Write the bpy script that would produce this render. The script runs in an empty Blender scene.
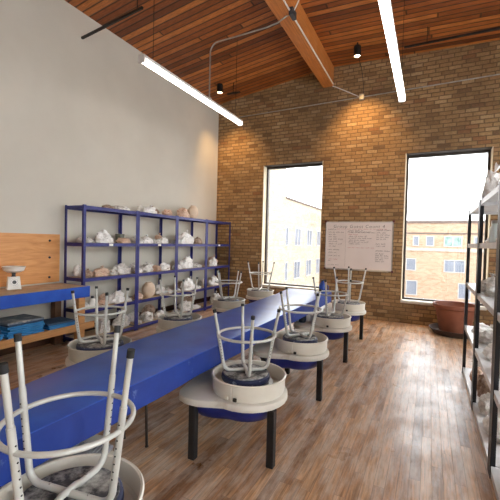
import bpy, bmesh, math, random
from mathutils import Vector, Matrix, noise
random.seed(7)
SC = bpy.context.scene
COL = SC.collection
PI = math.pi
R = math.radians

# ------------------------------------------------------------------ helpers
def lin(c):
    c = c / 255.0
    return c / 12.92 if c <= 0.04045 else ((c + 0.055) / 1.055) ** 2.4
def rgb(r, g, b): return (lin(r), lin(g), lin(b), 1.0)

def box(bm, x0, x1, y0, y1, z0, z1, bev=0.0, seg=1, mat=None):
    m = Matrix.Translation(((x0+x1)/2, (y0+y1)/2, (z0+z1)/2)) @ Matrix.Diagonal((abs(x1-x0), abs(y1-y0), abs(z1-z0), 1))
    if mat is not None: m = mat @ m
    r = bmesh.ops.create_cube(bm, size=1.0, matrix=m)
    if bev > 0:
        es = list({e for v in r['verts'] for e in v.link_edges})
        bmesh.ops.bevel(bm, geom=es, offset=bev, segments=seg, affect='EDGES', profile=0.5)

def frame_at(d, up=None):
    d = d.normalized()
    u = Vector((0, 0, 1)) if abs(d.z) < 0.95 else Vector((1, 0, 0))
    if up is not None: u = up
    a = d.cross(u).normalized()
    return a, a.cross(d).normalized()

def tube(bm, pts, r, seg=10, caps=True, closed=False):
    pts = [Vector(p) for p in pts]
    n = len(pts)
    rs = r if isinstance(r, (list, tuple)) else [r] * n
    rings = []
    a = None
    for i, p in enumerate(pts):
        if closed:
            d = (pts[(i+1) % n] - pts[i-1])
        else:
            d = pts[min(i+1, n-1)] - pts[max(i-1, 0)]
        d.normalize()
        if a is None:
            a, b = frame_at(d)
        else:
            a = (a - d * a.dot(d)).normalized()
            b = d.cross(a).normalized()
        b = d.cross(a).normalized()
        rings.append([bm.verts.new(p + (a*math.cos(2*PI*k/seg) + b*math.sin(2*PI*k/seg)) * rs[i]) for k in range(seg)])
    m = n if closed else n - 1
    for i in range(m):
        A, B = rings[i], rings[(i+1) % n]
        for k in range(seg):
            bm.faces.new((A[k], A[(k+1) % seg], B[(k+1) % seg], B[k]))
    if caps and not closed:
        bm.faces.new(list(reversed(rings[0]))); bm.faces.new(rings[-1])

def lathe(bm, prof, seg=40, c=(0, 0, 0), sx=1, sy=1):
    rings = []
    for r, z in prof:
        if r < 1e-6:
            rings.append([bm.verts.new((c[0], c[1], c[2]+z))])
        else:
            rings.append([bm.verts.new((c[0]+r*sx*math.cos(2*PI*k/seg), c[1]+r*sy*math.sin(2*PI*k/seg), c[2]+z)) for k in range(seg)])
    for A, B in zip(rings, rings[1:]):
        for k in range(seg):
            k2 = (k+1) % seg
            if len(A) == 1 and len(B) == 1: continue
            if len(A) == 1: bm.faces.new((A[0], B[k2], B[k]))
            elif len(B) == 1: bm.faces.new((A[k], A[k2], B[0]))
            else: bm.faces.new((A[k], A[k2], B[k2], B[k]))
    bmesh.ops.recalc_face_normals(bm, faces=bm.faces[:])

def prism(bm, poly, z0, z1, bev=0.0):
    lo = [bm.verts.new((x, y, z0)) for x, y in poly]
    hi = [bm.verts.new((x, y, z1)) for x, y in poly]
    n = len(poly)
    fs = [bm.faces.new(list(reversed(lo))), bm.faces.new(hi)]
    for i in range(n): fs.append(bm.faces.new((lo[i], lo[(i+1) % n], hi[(i+1) % n], hi[i])))
    bmesh.ops.recalc_face_normals(bm, faces=fs)
    if bev > 0:
        es = [e for e in fs[1].edges] + [e for e in fs[0].edges]
        bmesh.ops.bevel(bm, geom=es, offset=bev, segments=2, affect='EDGES', profile=0.5)

class B:
    """collects shapes and links them as one mesh object"""
    def __init__(s): s.bm = bmesh.new()
    def box(s, *a, **k): box(s.bm, *a, **k); return s
    def tube(s, *a, **k): tube(s.bm, *a, **k); return s
    def lathe(s, *a, **k): lathe(s.bm, *a, **k); return s
    def prism(s, *a, **k): prism(s.bm, *a, **k); return s
    def mesh(s, name, mat, angle=35):
        me = bpy.data.meshes.new(name)
        s.bm.to_mesh(me); s.bm.free()
        me.materials.append(mat)
        me.polygons.foreach_set('use_smooth', [True]*len(me.polygons))
        me.set_sharp_from_angle(angle=R(angle))
        return me
    def obj(s, name, mat, parent=None, angle=35):
        return link(name, s.mesh(name, mat, angle), parent)

def link(name, me, parent=None):
    o = bpy.data.objects.new(name, me); COL.objects.link(o)
    if parent is not None: o.parent = parent
    return o
def tag(o, label=None, cat=None, group=None, kind=None):
    if label: o['label'] = label
    if cat: o['category'] = cat
    if group: o['group'] = group
    if kind: o['kind'] = kind
    return o
def thing(name, label, cat, loc=(0, 0, 0), rz=0, group=None):
    o = bpy.data.objects.new(name, None); COL.objects.link(o)
    o.empty_display_size = 0.1
    o.location = loc; o.rotation_euler = (0, 0, rz)
    return tag(o, label, cat, group)
def struct(name):
    o = bpy.data.objects.new(name, None); COL.objects.link(o); o['kind'] = 'structure'; return o

# ------------------------------------------------------------------ materials
class NT:
    def __init__(s, name):
        s.m = bpy.data.materials.new(name); s.m.use_nodes = True
        s.t = s.m.node_tree; s.n = s.t.nodes; s.l = s.t.links
        s.b = s.n['Principled BSDF']
    def node(s, typ, **kw):
        n = s.n.new(typ)
        for k, v in kw.items(): setattr(n, k, v)
        return n
    def put(s, sock, v):
        if hasattr(v, 'is_output') or isinstance(v, bpy.types.NodeSocket): s.l.new(v, sock)
        else: sock.default_value = v
    def math(s, op, a, b=None):
        n = s.node('ShaderNodeMath', operation=op); s.put(n.inputs[0], a)
        if b is not None: s.put(n.inputs[1], b)
        return n.outputs[0]
    def coords(s): return s.node('ShaderNodeTexCoord').outputs['Object']
    def mapping(s, vec, scale=(1, 1, 1), rot=(0, 0, 0), loc=(0, 0, 0)):
        n = s.node('ShaderNodeMapping'); s.l.new(vec, n.inputs[0])
        n.inputs['Scale'].default_value = scale; n.inputs['Rotation'].default_value = rot; n.inputs['Location'].default_value = loc
        return n.outputs[0]
    def noise(s, vec, scale, detail=4, rough=0.55, dist=0):
        n = s.node('ShaderNodeTexNoise'); s.l.new(vec, n.inputs['Vector'])
        n.inputs['Scale'].default_value = scale; n.inputs['Detail'].default_value = detail
        n.inputs['Roughness'].default_value = rough; n.inputs['Distortion'].default_value = dist
        return n.outputs['Fac']
    def ramp(s, fac, stops, interp='LINEAR'):
        n = s.node('ShaderNodeValToRGB'); s.l.new(fac, n.inputs[0])
        cr = n.color_ramp; cr.interpolation = interp
        while len(cr.elements) < len(stops): cr.elements.new(0.5)
        for e, (p, c) in zip(cr.elements, stops): e.position = p; e.color = c
        return n.outputs[0]
    def mix(s, fac, a, b, blend='MIX'):
        n = s.node('ShaderNodeMix', data_type='RGBA', blend_type=blend)
        s.put(n.inputs[0], fac); s.put(n.inputs[6], a); s.put(n.inputs[7], b)
        return n.outputs[2]
    def bump(s, h, strength=0.3, dist=0.01):
        n = s.node('ShaderNodeBump'); s.l.new(h, n.inputs['Height'])
        n.inputs['Strength'].default_value = strength; n.inputs['Distance'].default_value = dist
        s.l.new(n.outputs[0], s.b.inputs['Normal']); return n
    def set(s, **kw):
        for k, v in kw.items(): s.put(s.b.inputs[k.replace('_', ' ')], v)
        return s

def mottled(name, c1, c2, scale=8, rough=0.5, metallic=0.0, bump=0.0, detail=4, lo=0.35, hi=0.65, bscale=None, spec=0.5):
    t = NT(name); v = t.coords()
    f = t.noise(v, scale, detail)
    t.set(Base_Color=t.ramp(f, [(lo, c1), (hi, c2)]), Roughness=rough, Metallic=metallic)
    t.b.inputs['Specular IOR Level'].default_value = spec
    if bump: t.bump(t.noise(v, bscale or scale*3, 5), bump, 0.01)
    return t.m

def spotted(name, base, base2, spot, scale, thr, rough=0.5, metallic=0.0, nscale=6, soft=0.04):
    """base colour with splashes and smears of a second colour (dried clay, wear)"""
    t = NT(name); v = t.coords()
    f = t.noise(v, nscale, 4); c = t.ramp(f, [(0.35, base), (0.65, base2)])
    s = t.noise(v, scale, 6, 0.65)
    m = t.ramp(s, [(thr, (0, 0, 0, 1)), (thr+soft, (1, 1, 1, 1))])
    t.set(Base_Color=t.mix(m, c, spot), Roughness=rough, Metallic=metallic)
    return t.m

def planks(name, along, width, length, stops, gap=0.02, gapcol=(0.01, 0.006, 0.003, 1), rough=0.4, grain=0.35, bump=0.25, wear=None, gloss_noise=True, uneven=0.0):
    """boards of a width and length laid along one axis: each has its own tone and grain"""
    t = NT(name); v = t.coords()
    sep = t.node('ShaderNodeSeparateXYZ'); t.l.new(v, sep.inputs[0])
    ax = {'X': (0, 1), 'Y': (1, 0), 'XZ': (0, 2)}[along]
    L, W = sep.outputs[ax[0]], sep.outputs[ax[1]]
    w = t.math('DIVIDE', W, width); row = t.math('FLOOR', w); fw = t.math('FRACT', w)
    wn = t.node('ShaderNodeTexWhiteNoise', noise_dimensions='1D'); t.l.new(row, wn.inputs['W'])
    l = t.math('ADD', t.math('DIVIDE', L, length), t.math('MULTIPLY', wn.outputs['Value'], 17.3))
    colm = t.math('FLOOR', l); fl = t.math('FRACT', l)
    cmb = t.node('ShaderNodeCombineXYZ'); t.l.new(row, cmb.inputs[0]); t.l.new(colm, cmb.inputs[1])
    wn2 = t.node('ShaderNodeTexWhiteNoise', noise_dimensions='2D'); t.l.new(cmb.outputs[0], wn2.inputs['Vector'])
    rnd = wn2.outputs['Value']
    base = t.ramp(rnd, stops)
    sc = (1.2, 22, 22) if ax[0] == 0 else (22, 1.2, 22)
    g = t.noise(t.mapping(v, sc), 3.0, 6, 0.6, 0.6)
    off = t.node('ShaderNodeVectorMath', operation='ADD'); t.l.new(v, off.inputs[0])
    cm2 = t.node('ShaderNodeCombineXYZ'); t.l.new(t.math('MULTIPLY', rnd, 37.0), cm2.inputs[2]); t.l.new(cm2.outputs[0], off.inputs[1])
    g = t.noise(t.mapping(off.outputs[0], sc), 3.0, 6, 0.62, 0.6)
    gc = t.ramp(g, [(0.3, (1-grain, 1-grain, 1-grain, 1)), (0.7, (1+grain*0.35,)*3 + (1,))])
    c = t.mix(1.0, base, gc, 'MULTIPLY')
    e = t.math('MINIMUM', fw, t.math('SUBTRACT', 1.0, fw))
    e2 = t.math('MULTIPLY', t.math('MINIMUM', fl, t.math('SUBTRACT', 1.0, fl)), length/width)
    ed = t.math('MINIMUM', e, e2)
    gm = t.ramp(ed, [(0.0, (1, 1, 1, 1)), (gap, (0, 0, 0, 1))])
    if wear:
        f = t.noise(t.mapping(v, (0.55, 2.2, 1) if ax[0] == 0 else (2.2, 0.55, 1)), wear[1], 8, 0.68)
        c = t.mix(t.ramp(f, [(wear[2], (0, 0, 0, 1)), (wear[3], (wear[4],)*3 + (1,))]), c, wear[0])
    c = t.mix(gm, c, gapcol)
    t.set(Base_Color=c)
    if gloss_noise:
        rr = t.noise(v, 3.0, 5)
        t.set(Roughness=t.ramp(rr, [(0.3, (rough-0.08,)*3+(1,)), (0.7, (rough+0.12,)*3+(1,))]))
    else: t.set(Roughness=rough)
    h = t.math('SUBTRACT', t.math('ADD', t.math('MULTIPLY', g, 0.25), t.math('MULTIPLY', rnd, uneven)), gm)
    t.bump(h, bump, 0.006)
    return t.m

def bricks(name, stops, mortar, bw=0.21, bh=0.073, mw=0.006, axes='XZ', rough=0.9, bump=0.6, blot=0.35):
    t = NT(name); v = t.coords()
    sep = t.node('ShaderNodeSeparateXYZ'); t.l.new(v, sep.inputs[0])
    U = sep.outputs['XYZ'.index(axes[0])]; Z = sep.outputs['XYZ'.index(axes[1])]
    # wobble so that courses are not ruler-straight
    nz = t.noise(v, 9.0, 3)
    wob = t.math('MULTIPLY', t.math('SUBTRACT', nz, 0.5), 0.016)
    z = t.math('DIVIDE', t.math('ADD', Z, wob), bh)
    row = t.math('FLOOR', z); fz = t.math('FRACT', z)
    wn = t.node('ShaderNodeTexWhiteNoise', noise_dimensions='1D'); t.l.new(row, wn.inputs['W'])
    sh = t.math('ADD', t.math('MULTIPLY', t.math('MODULO', row, 2.0), 0.5), t.math('MULTIPLY', wn.outputs['Value'], 0.3))
    u = t.math('ADD', t.math('DIVIDE', t.math('ADD', U, wob), bw), sh)
    cl = t.math('FLOOR', u); fu = t.math('FRACT', u)
    cmb = t.node('ShaderNodeCombineXYZ'); t.l.new(row, cmb.inputs[0]); t.l.new(cl, cmb.inputs[1])
    wn2 = t.node('ShaderNodeTexWhiteNoise', noise_dimensions='2D'); t.l.new(cmb.outputs[0], wn2.inputs['Vector'])
    base = t.ramp(wn2.outputs['Value'], stops)
    big = t.noise(v, 1.1, 4, 0.6); fine = t.noise(v, 45.0, 4, 0.7)
    c = t.mix(1.0, base, t.ramp(big, [(0.3, (1-blot,)*3+(1,)), (0.7, (1.12,)*3+(1,))]), 'MULTIPLY')
    c = t.mix(0.8, c, t.ramp(fine, [(0.3, (0.7, 0.68, 0.66, 1)), (0.75, (1.2, 1.2, 1.2, 1))]), 'MULTIPLY')
    ez = t.math('MULTIPLY', t.math('MINIMUM', fz, t.math('SUBTRACT', 1.0, fz)), bh)
    eu = t.math('MULTIPLY', t.math('MINIMUM', fu, t.math('SUBTRACT', 1.0, fu)), bw)
    ed = t.math('ADD', t.math('MINIMUM', ez, eu), t.math('MULTIPLY', t.math('SUBTRACT', fine, 0.5), 0.006))
    mm = t.ramp(ed, [(mw*0.55, (1, 1, 1, 1)), (mw*1.3, (0, 0, 0, 1))])
    c = t.mix(mm, c, mortar)
    t.set(Base_Color=c, Roughness=rough)
    h = t.math('ADD', t.math('MULTIPLY', mm, -1.0), t.math('ADD', t.math('MULTIPLY', fine, 0.35), t.math('MULTIPLY', wn2.outputs['Value'], 0.35)))
    t.bump(h, bump, 0.008)
    return t.m

def emit(name, col, strength):
    t = NT(name); t.set(Base_Color=col, Roughness=0.5)
    t.b.inputs['Emission Color'].default_value = col; t.b.inputs['Emission Strength'].default_value = strength
    return t.m

def glass(name, tint=(1, 1, 1, 1), refl=0.05):
    m = bpy.data.materials.new(name); m.use_nodes = True; n = m.node_tree.nodes; l = m.node_tree.links
    n.remove(n['Principled BSDF']); out = n['Material Output']
    tr = n.new('ShaderNodeBsdfTransparent'); tr.inputs[0].default_value = tint
    gl = n.new('ShaderNodeBsdfGlossy'); gl.inputs['Roughness'].default_value = 0.02
    mx = n.new('ShaderNodeMixShader'); mx.inputs[0].default_value = refl
    l.new(tr.outputs[0], mx.inputs[1]); l.new(gl.outputs[0], mx.inputs[2]); l.new(mx.outputs[0], out.inputs[0])
    return m

def plastic(name, c1, c2, alpha_lo=0.75, rough=0.28):
    """thin crumpled polythene: pale film over what it wraps, glossy creases"""
    t = NT(name); v = t.coords()
    f = t.noise(v, 9.0, 5, 0.6, 0.8)
    t.set(Base_Color=t.ramp(f, [(0.32, c1), (0.62, c2)]), Roughness=rough)
    t.bump(t.noise(v, 26.0, 5, 0.7, 1.5), 0.35, 0.02)
    return t.m

M = {}
M['floor'] = planks('floor_boards', 'Y', 0.062, 0.75,
    [(0.0, rgb(134, 92, 60)), (0.15, rgb(182, 134, 92)), (0.5, rgb(198, 150, 106)), (0.85, rgb(212, 168, 126)), (1.0, rgb(152, 106, 72))],
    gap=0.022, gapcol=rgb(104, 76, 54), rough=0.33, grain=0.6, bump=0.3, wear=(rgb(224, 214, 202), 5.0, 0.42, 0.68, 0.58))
M['ceiling'] = planks('ceiling_boards', 'X', 0.115, 4.6,
    [(0.0, rgb(92, 44, 18)), (0.25, rgb(142, 76, 32)), (0.6, rgb(170, 96, 42)), (0.85, rgb(198, 122, 58)), (1.0, rgb(112, 54, 22))],
    gap=0.17, gapcol=rgb(30, 12, 5), rough=0.5, grain=0.5, bump=0.6, uneven=0.8)
M['beam'] = planks('beam_wood', 'Y', 0.37, 9.0, [(0, rgb(198, 122, 58)), (1, rgb(186, 110, 50))], gap=0.004, rough=0.5, grain=0.35, bump=0.15)
M['brick'] = bricks('common_brick',
    [(0.0, rgb(128, 98, 66)), (0.12, rgb(152, 119, 80)), (0.45, rgb(161, 127, 86)), (0.75, rgb(169, 136, 94)), (0.92, rgb(182, 152, 112)), (0.97, rgb(150, 106, 70)), (1.0, rgb(120, 94, 66))],
    rgb(104, 82, 58), bw=0.2, bh=0.07, mw=0.008)
M['plaster'] = mottled('grey_plaster', rgb(201, 196, 184), rgb(208, 203, 191), 1.2, 0.85, bump=0.04, bscale=40)
M['concrete'] = mottled('roof_concrete', rgb(150, 146, 140), rgb(170, 166, 160), 2, 0.9)
M['reveal'] = mottled('painted_reveal', rgb(216, 202, 172), rgb(226, 214, 186), 5, 0.7)
M['winframe'] = mottled('dark_bronze_frame', rgb(58, 52, 48), rgb(70, 63, 58), 6, 0.45, 0.3)
M['sill'] = mottled('stone_sill', rgb(196, 192, 182), rgb(212, 208, 198), 7, 0.6)
M['glass'] = glass('window_glass')
M['baseboard'] = mottled('dark_baseboard', rgb(62, 38, 24), rgb(84, 54, 34), 8, 0.5)
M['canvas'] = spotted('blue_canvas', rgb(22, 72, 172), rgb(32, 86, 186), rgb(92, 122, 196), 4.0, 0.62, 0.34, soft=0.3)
M['darkmetal'] = mottled('dark_brown_steel', rgb(52, 42, 38), rgb(70, 58, 50), 12, 0.5, 0.3)
M['canvas_apron'] = spotted('shaded_clay_marked_canvas', rgb(18, 48, 128), rgb(26, 58, 142), rgb(112, 130, 172), 7.0, 0.62, 0.5, soft=0.12)  # darker copy of the tabletop canvas: side shade mixed into the colour, plus clay marks
M['shelf_blue'] = mottled('blue_enamel', rgb(34, 36, 104), rgb(44, 48, 122), 10, 0.35, 0.1)
M['shelf_board'] = mottled('particle_board', rgb(186, 158, 122), rgb(206, 182, 148), 40, 0.6)
M['shelf_black'] = mottled('black_enamel', rgb(20, 20, 24), rgb(30, 30, 35), 10, 0.4, 0.2)
M['shelf_white'] = mottled('white_melamine', rgb(206, 205, 206), rgb(222, 222, 222), 12, 0.35)
M['sticker'] = mottled('paper_sticker', rgb(236, 234, 228), rgb(244, 243, 238), 9, 0.7)
M['steel'] = spotted('grey_painted_tube', rgb(186, 186, 180), rgb(204, 204, 197), rgb(150, 140, 128), 30, 0.66, 0.35, 0.15, soft=0.05)
M['hole'] = mottled('dark_hole', rgb(34, 32, 30), rgb(44, 42, 40), 9, 0.8)
M['rubber'] = mottled('black_rubber', rgb(22, 22, 23), rgb(36, 36, 36), 30, 0.7)
M['cushion'] = spotted('navy_seat', rgb(26, 34, 66), rgb(34, 44, 82), rgb(150, 158, 172), 20, 0.62, 0.5, soft=0.08)
M['seat_under'] = spotted('clay_dusted_black_board', rgb(52, 53, 56), rgb(84, 85, 88), rgb(190, 190, 186), 13, 0.44, 0.75, nscale=26, soft=0.25)
M['pan'] = spotted('off_white_plastic', rgb(218, 212, 198), rgb(226, 221, 208), rgb(196, 184, 164), 6, 0.6, 0.3, soft=0.2)
M['pan_left'] = spotted('putty_grey_plastic', rgb(188, 184, 172), rgb(200, 196, 184), rgb(170, 160, 144), 6, 0.6, 0.35, soft=0.2)
M['deck'] = spotted('deck_plastic', rgb(214, 208, 196), rgb(224, 219, 208), rgb(182, 168, 148), 5, 0.6, 0.35, soft=0.16)
M['housing'] = mottled('deep_blue_housing', rgb(22, 34, 108), rgb(28, 42, 124), 7, 0.4)
M['blackleg'] = mottled('black_leg', rgb(18, 18, 20), rgb(28, 28, 30), 9, 0.45)
M['head'] = mottled('cast_aluminium', rgb(150, 150, 150), rgb(176, 176, 174), 14, 0.35, 0.85)
M['bench_top'] = spotted('clay_worn_bench_top', rgb(178, 148, 118), rgb(198, 172, 144), rgb(214, 196, 176), 5, 0.55, 0.6, soft=0.2)
M['lumber'] = planks('pine_lumber', 'Y', 0.2, 4.0, [(0, rgb(186, 132, 78)), (1, rgb(204, 152, 96))], gap=0.0, rough=0.55, grain=0.25, bump=0.1)
M['darklumber'] = mottled('dark_lumber', rgb(82, 54, 34), rgb(104, 72, 46), 9, 0.6)
M['plywood'] = mottled('orange_plywood', rgb(206, 136, 62), rgb(220, 152, 76), 1.6, 0.45, bump=0.05)
def plywood():
    t = NT('varnished_plywood'); v = t.coords()
    g = t.noise(t.mapping(v, (1, 1.0, 9)), 2.2, 5, 0.6, 1.2)
    t.set(Base_Color=t.ramp(g, [(0.25, rgb(190, 124, 66)), (0.5, rgb(214, 150, 88)), (0.8, rgb(228, 170, 108))]), Roughness=0.4)
    return t.m
M['plywood'] = plywood()
M['bolt'] = mottled('black_bolt', rgb(40, 38, 46), rgb(60, 58, 66), 20, 0.4, 0.7)
M['bluebat'] = mottled('blue_throwing_bat', rgb(34, 116, 176), rgb(52, 138, 198), 10, 0.5)
M['bluebat_dark'] = mottled('slate_blue_bat', rgb(36, 62, 92), rgb(50, 78, 108), 10, 0.55)
M['greybat'] = spotted('clay_dried_grey_bat', rgb(92, 104, 116), rgb(120, 130, 138), rgb(176, 176, 172), 9, 0.55, 0.6, soft=0.1)
M['charcoal'] = mottled('charcoal_plastic', rgb(38, 40, 46), rgb(56, 58, 64), 9, 0.5)
M['scale'] = mottled('white_enamel_scale', rgb(222, 219, 210), rgb(234, 231, 224), 9, 0.35)
M['scale_dark'] = mottled('scale_dial_print', rgb(60, 60, 62), rgb(84, 84, 84), 15, 0.5)
M['bag_white'] = plastic('clear_white_polythene', rgb(222, 219, 214), rgb(250, 248, 245))
M['bag_grey'] = plastic('grey_polythene', rgb(176, 172, 166), rgb(232, 228, 222))
M['bag_tan'] = plastic('polythene_over_tan_clay', rgb(186, 136, 106), rgb(228, 202, 180))
M['bag_brown'] = plastic('polythene_over_brown_clay', rgb(120, 88, 70), rgb(186, 160, 138))
M['clay_pale'] = spotted('pale_bisque_clay', rgb(206, 182, 158), rgb(220, 200, 178), rgb(176, 142, 114), 5, 0.58, 0.75, soft=0.15)
M['clay_tan'] = spotted('tan_clay', rgb(190, 150, 116), rgb(206, 170, 138), rgb(226, 206, 184), 5, 0.56, 0.75, soft=0.15)
M['box_grey'] = mottled('green_grey_tin', rgb(96, 98, 86), rgb(116, 116, 102), 9, 0.5, 0.2)
M['terracotta'] = mottled('terracotta', rgb(116, 64, 44), rgb(134, 78, 54), 5, 0.6)
M['terracotta_dark'] = mottled('dark_terracotta', rgb(50, 38, 34), rgb(66, 50, 44), 5, 0.5)  # saucer colour, darker and greyer than the pot
M['whiteboard'] = mottled('whiteboard_enamel', rgb(212, 201, 197), rgb(218, 208, 204), 2, 0.25)
M['alu'] = mottled('brushed_aluminium', rgb(150, 146, 142), rgb(174, 170, 166), 20, 0.35, 0.6)
M['corner'] = mottled('maroon_corner_cap', rgb(88, 34, 34), rgb(104, 44, 42), 9, 0.5)
M['ink'] = mottled('black_marker', rgb(58, 54, 56), rgb(72, 66, 68), 30, 0.6)
M['inkred'] = mottled('red_marker', rgb(176, 74, 78), rgb(188, 88, 90), 30, 0.6)
M['conduit'] = mottled('galvanised_conduit', rgb(158, 154, 148), rgb(184, 180, 172), 12, 0.35, 0.6)
M['conduit_white'] = mottled('white_conduit', rgb(214, 210, 204), rgb(226, 222, 216), 12, 0.4)
M['black'] = mottled('black_powder_coat', rgb(24, 22, 21), rgb(36, 33, 31), 12, 0.5, 0.2)
M['fixture'] = mottled('white_fixture_body', rgb(214, 212, 208), rgb(226, 224, 220), 9, 0.4)
M['tube'] = emit('led_diffuser', (1.0, 0.955, 0.88, 1), 10.0)
M['spotlens'] = emit('warm_spot_lens', (1.0, 0.72, 0.4, 1), 30.0)
M['blueplastic'] = mottled('blue_jug_plastic', rgb(40, 70, 150), rgb(60, 92, 170), 8, 0.2)
M['jarglass'] = mottled('frosted_jar', rgb(206, 216, 214), rgb(226, 232, 230), 8, 0.15)
M['olive'] = mottled('dark_olive_board', rgb(52, 46, 34), rgb(70, 62, 46), 7, 0.6)
M['greyplastic'] = mottled('ribbed_grey_plastic', rgb(138, 142, 150), rgb(158, 162, 168), 9, 0.5)
M['facade'] = bricks('outside_buff_brick', [(0, rgb(146, 118, 94)), (0.5, rgb(155, 129, 106)), (1, rgb(162, 139, 117))], rgb(155, 138, 120), bw=0.5, bh=0.17, mw=0.012, axes='XZ', bump=0.1, blot=0.12)
M['facade_side'] = bricks('outside_pale_brick', [(0, rgb(150, 134, 112)), (0.5, rgb(157, 142, 122)), (1, rgb(163, 150, 132))], rgb(158, 146, 130), bw=0.5, bh=0.17, mw=0.012, axes='YZ', bump=0.1, blot=0.12)
M['coping'] = mottled('roof_coping', rgb(82, 68, 62), rgb(94, 79, 72), 3, 0.8)
M['band'] = mottled('limestone_band', rgb(146, 136, 124), rgb(154, 146, 136), 3, 0.8)
M['outglass'] = mottled('outside_window_glass', rgb(86, 92, 104), rgb(108, 112, 122), 0.6, 0.4)
M['outglass_green'] = mottled('painted_tree_reflection', rgb(80, 108, 100), rgb(126, 146, 142), 1.6, 0.4)  # tree reflection painted into the pane colour as green mottling
M['outframe'] = mottled('outside_white_frame', rgb(148, 144, 140), rgb(156, 152, 148), 3, 0.6)
M['ghost'] = mottled('faded_wall_lettering', rgb(134, 116, 102), rgb(140, 122, 108), 3, 0.9)
M['ground'] = mottled('asphalt', rgb(120, 118, 114), rgb(140, 138, 132), 1, 0.9)

# ------------------------------------------------------------------ the room
XL, XR, YB, YF = -4.467, 2.7, 7.104, -3.2
RIDGE = -1.91
def zc(x): return 4.93 - (0.35*(RIDGE-x)/(RIDGE-XL) if x < RIDGE else 0.10*(x-RIDGE)/3.0)

b = B().box(XL-.3, XR+.3, YF-.3, YB+.35, -0.3, 0.0)
tag(b.obj('floor', M['floor']), kind='structure')

b = B()
for x0, x1 in ((XL-.3, RIDGE), (RIDGE, XR+.3)):
    vs = [b.bm.verts.new((x, y, zc(x)+dz)) for dz in (0, .3) for x, y in ((x0, YF-.3), (x1, YF-.3), (x1, YB+.35), (x0, YB+.35))]
    for f in ((3, 2, 1, 0), (4, 5, 6, 7), (0, 1, 5, 4), (1, 2, 6, 5), (2, 3, 7, 6), (3, 0, 4, 7)): b.bm.faces.new([vs[i] for i in f])
tag(b.obj('ceiling', M['ceiling']), kind='structure')

tag(B().box(XL-.3, XL, YF-.3, YB+.35, 0, 5.2).obj('wall_left', M['plaster']), kind='structure')
def wall_with_openings(name, spans, u0, u1, slab, mat):
    b = B(); e = u0
    for (a, c, z0, z1) in spans:
        slab(b, e, a, 0, 5.2); slab(b, a, c, 0, z0); slab(b, a, c, z1, 5.2); e = c
    slab(b, e, u1, 0, 5.2)
    return tag(b.obj(name, mat), kind='structure')
ADDED_WIN = [(-2.6, -.9, .45, 3.4), (-.3, 1.4, .45, 3.4), (2.0, 3.7, .45, 3.4), (4.3, 6.0, .45, 3.4)]  # openings for added, unseen windows that brighten the room
wall_with_openings('wall_right', ADDED_WIN, YF-.3, YB+.35, lambda b, a, c, z0, z1: b.box(XR, XR+.3, a, c, z0, z1), M['plaster'])
tag(B().box(XL, XR, YF-.3, YF, 0, 5.2).obj('wall_front', M['plaster']), kind='structure')
def added_window(i, loc, rz, hw, h):  # builds one of the added right-wall windows, out of view
    w = struct('window_%d' % i); w.location = loc; w.rotation_euler = (0, 0, rz); t = .05
    f = B(); f.box(-hw, -hw+t, -.04, .04, 0, h).box(hw-t, hw, -.04, .04, 0, h).box(-hw+t, hw-t, -.04, .04, h-t, h).box(-hw+t, hw-t, -.04, .04, 0, t)
    f.obj('window_frame', M['winframe'], w)
    B().box(-hw+t, hw-t, -.004, .004, t, h-t).obj('glass_pane', M['glass'], w)
for i, (a, c, z0, z1) in enumerate(ADDED_WIN): added_window(3+i, (XR+.15, (a+c)/2, z0), PI/2, (c-a)/2, z1-z0)

WIN = [(-3.285, -1.965, 0.47, 3.085), (-0.44, 0.895, 0.40, 3.10)]
YO = YB + 0.34
b = B()
zt = 5.2
xs = [XL, WIN[0][0], WIN[0][1], WIN[1][0], WIN[1][1], XR]
for i in (0, 2, 4): b.box(xs[i], xs[i+1], YB, YO, 0, zt)
for (x0, x1, z0, z1) in WIN:
    b.box(x0, x1, YB, YO, 0, z0); b.box(x0, x1, YB, YO, z1, zt)
tag(b.obj('wall_back', M['brick']), kind='structure')

for i, (x0, x1, z0, z1) in enumerate(WIN):
    w = struct('window_%d' % (i+1)); w.location = ((x0+x1)/2, YB+.2, z0)
    w['label'] = ['tall plain window left of the whiteboard, before the pale brick building', 'tall plain window right of the whiteboard, behind the terracotta planter'][i]
    hw, h = (x1-x0)/2, z1-z0
    f = B(); t = .05
    f.box(-hw, -hw+t, -.04, .04, 0, h).box(hw-t, hw, -.04, .04, 0, h).box(-hw+t, hw-t, -.04, .04, h-t, h).box(-hw+t, hw-t, -.04, .04, 0, t)
    f.obj('window_frame', M['winframe'], w)
    B().box(-hw+t, hw-t, -.004, .004, t, h-t).obj('glass_pane', M['glass'], w)
    # plastered reveals and the sill
    r = B()
    r.box(-hw, -hw+.012, -.198, -.04, .02, h).box(hw-.012, hw, -.198, -.04, .02, h)
    r.obj('reveal', M['reveal'], w)
    B().box(-hw+.012, hw-.012, -.198, -.04, h-.012, h).obj('head_trim', M['winframe'], w)
    B().box(-hw, hw, -.215, -.04, -.03, .02, bev=.006).obj('window_sill', M['sill'], w)

tag(B().box(XL, XL+.02, YF, YB, 0, .14, bev=.004).obj('baseboard_left', M['baseboard']), kind='structure')

# the timber beam along the ridge
bm_ = B().box(RIDGE-.105, RIDGE+.105, YF, YB, 4.545, 4.97, bev=.008)
o = bm_.obj('trim_1', M['beam']); tag(o, 'heavy timber ceiling beam running to the brick wall', None, None, 'structure')

# ------------------------------------------------------------------ things on walls and ceiling
def arc(c, r, a0, a1, ax, ay, n=8):
    c = Vector(c); ax = Vector(ax); ay = Vector(ay)
    return [c + ax*r*math.cos(a0+(a1-a0)*k/n) + ay*r*math.sin(a0+(a1-a0)*k/n) for k in range(n+1)]

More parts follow.
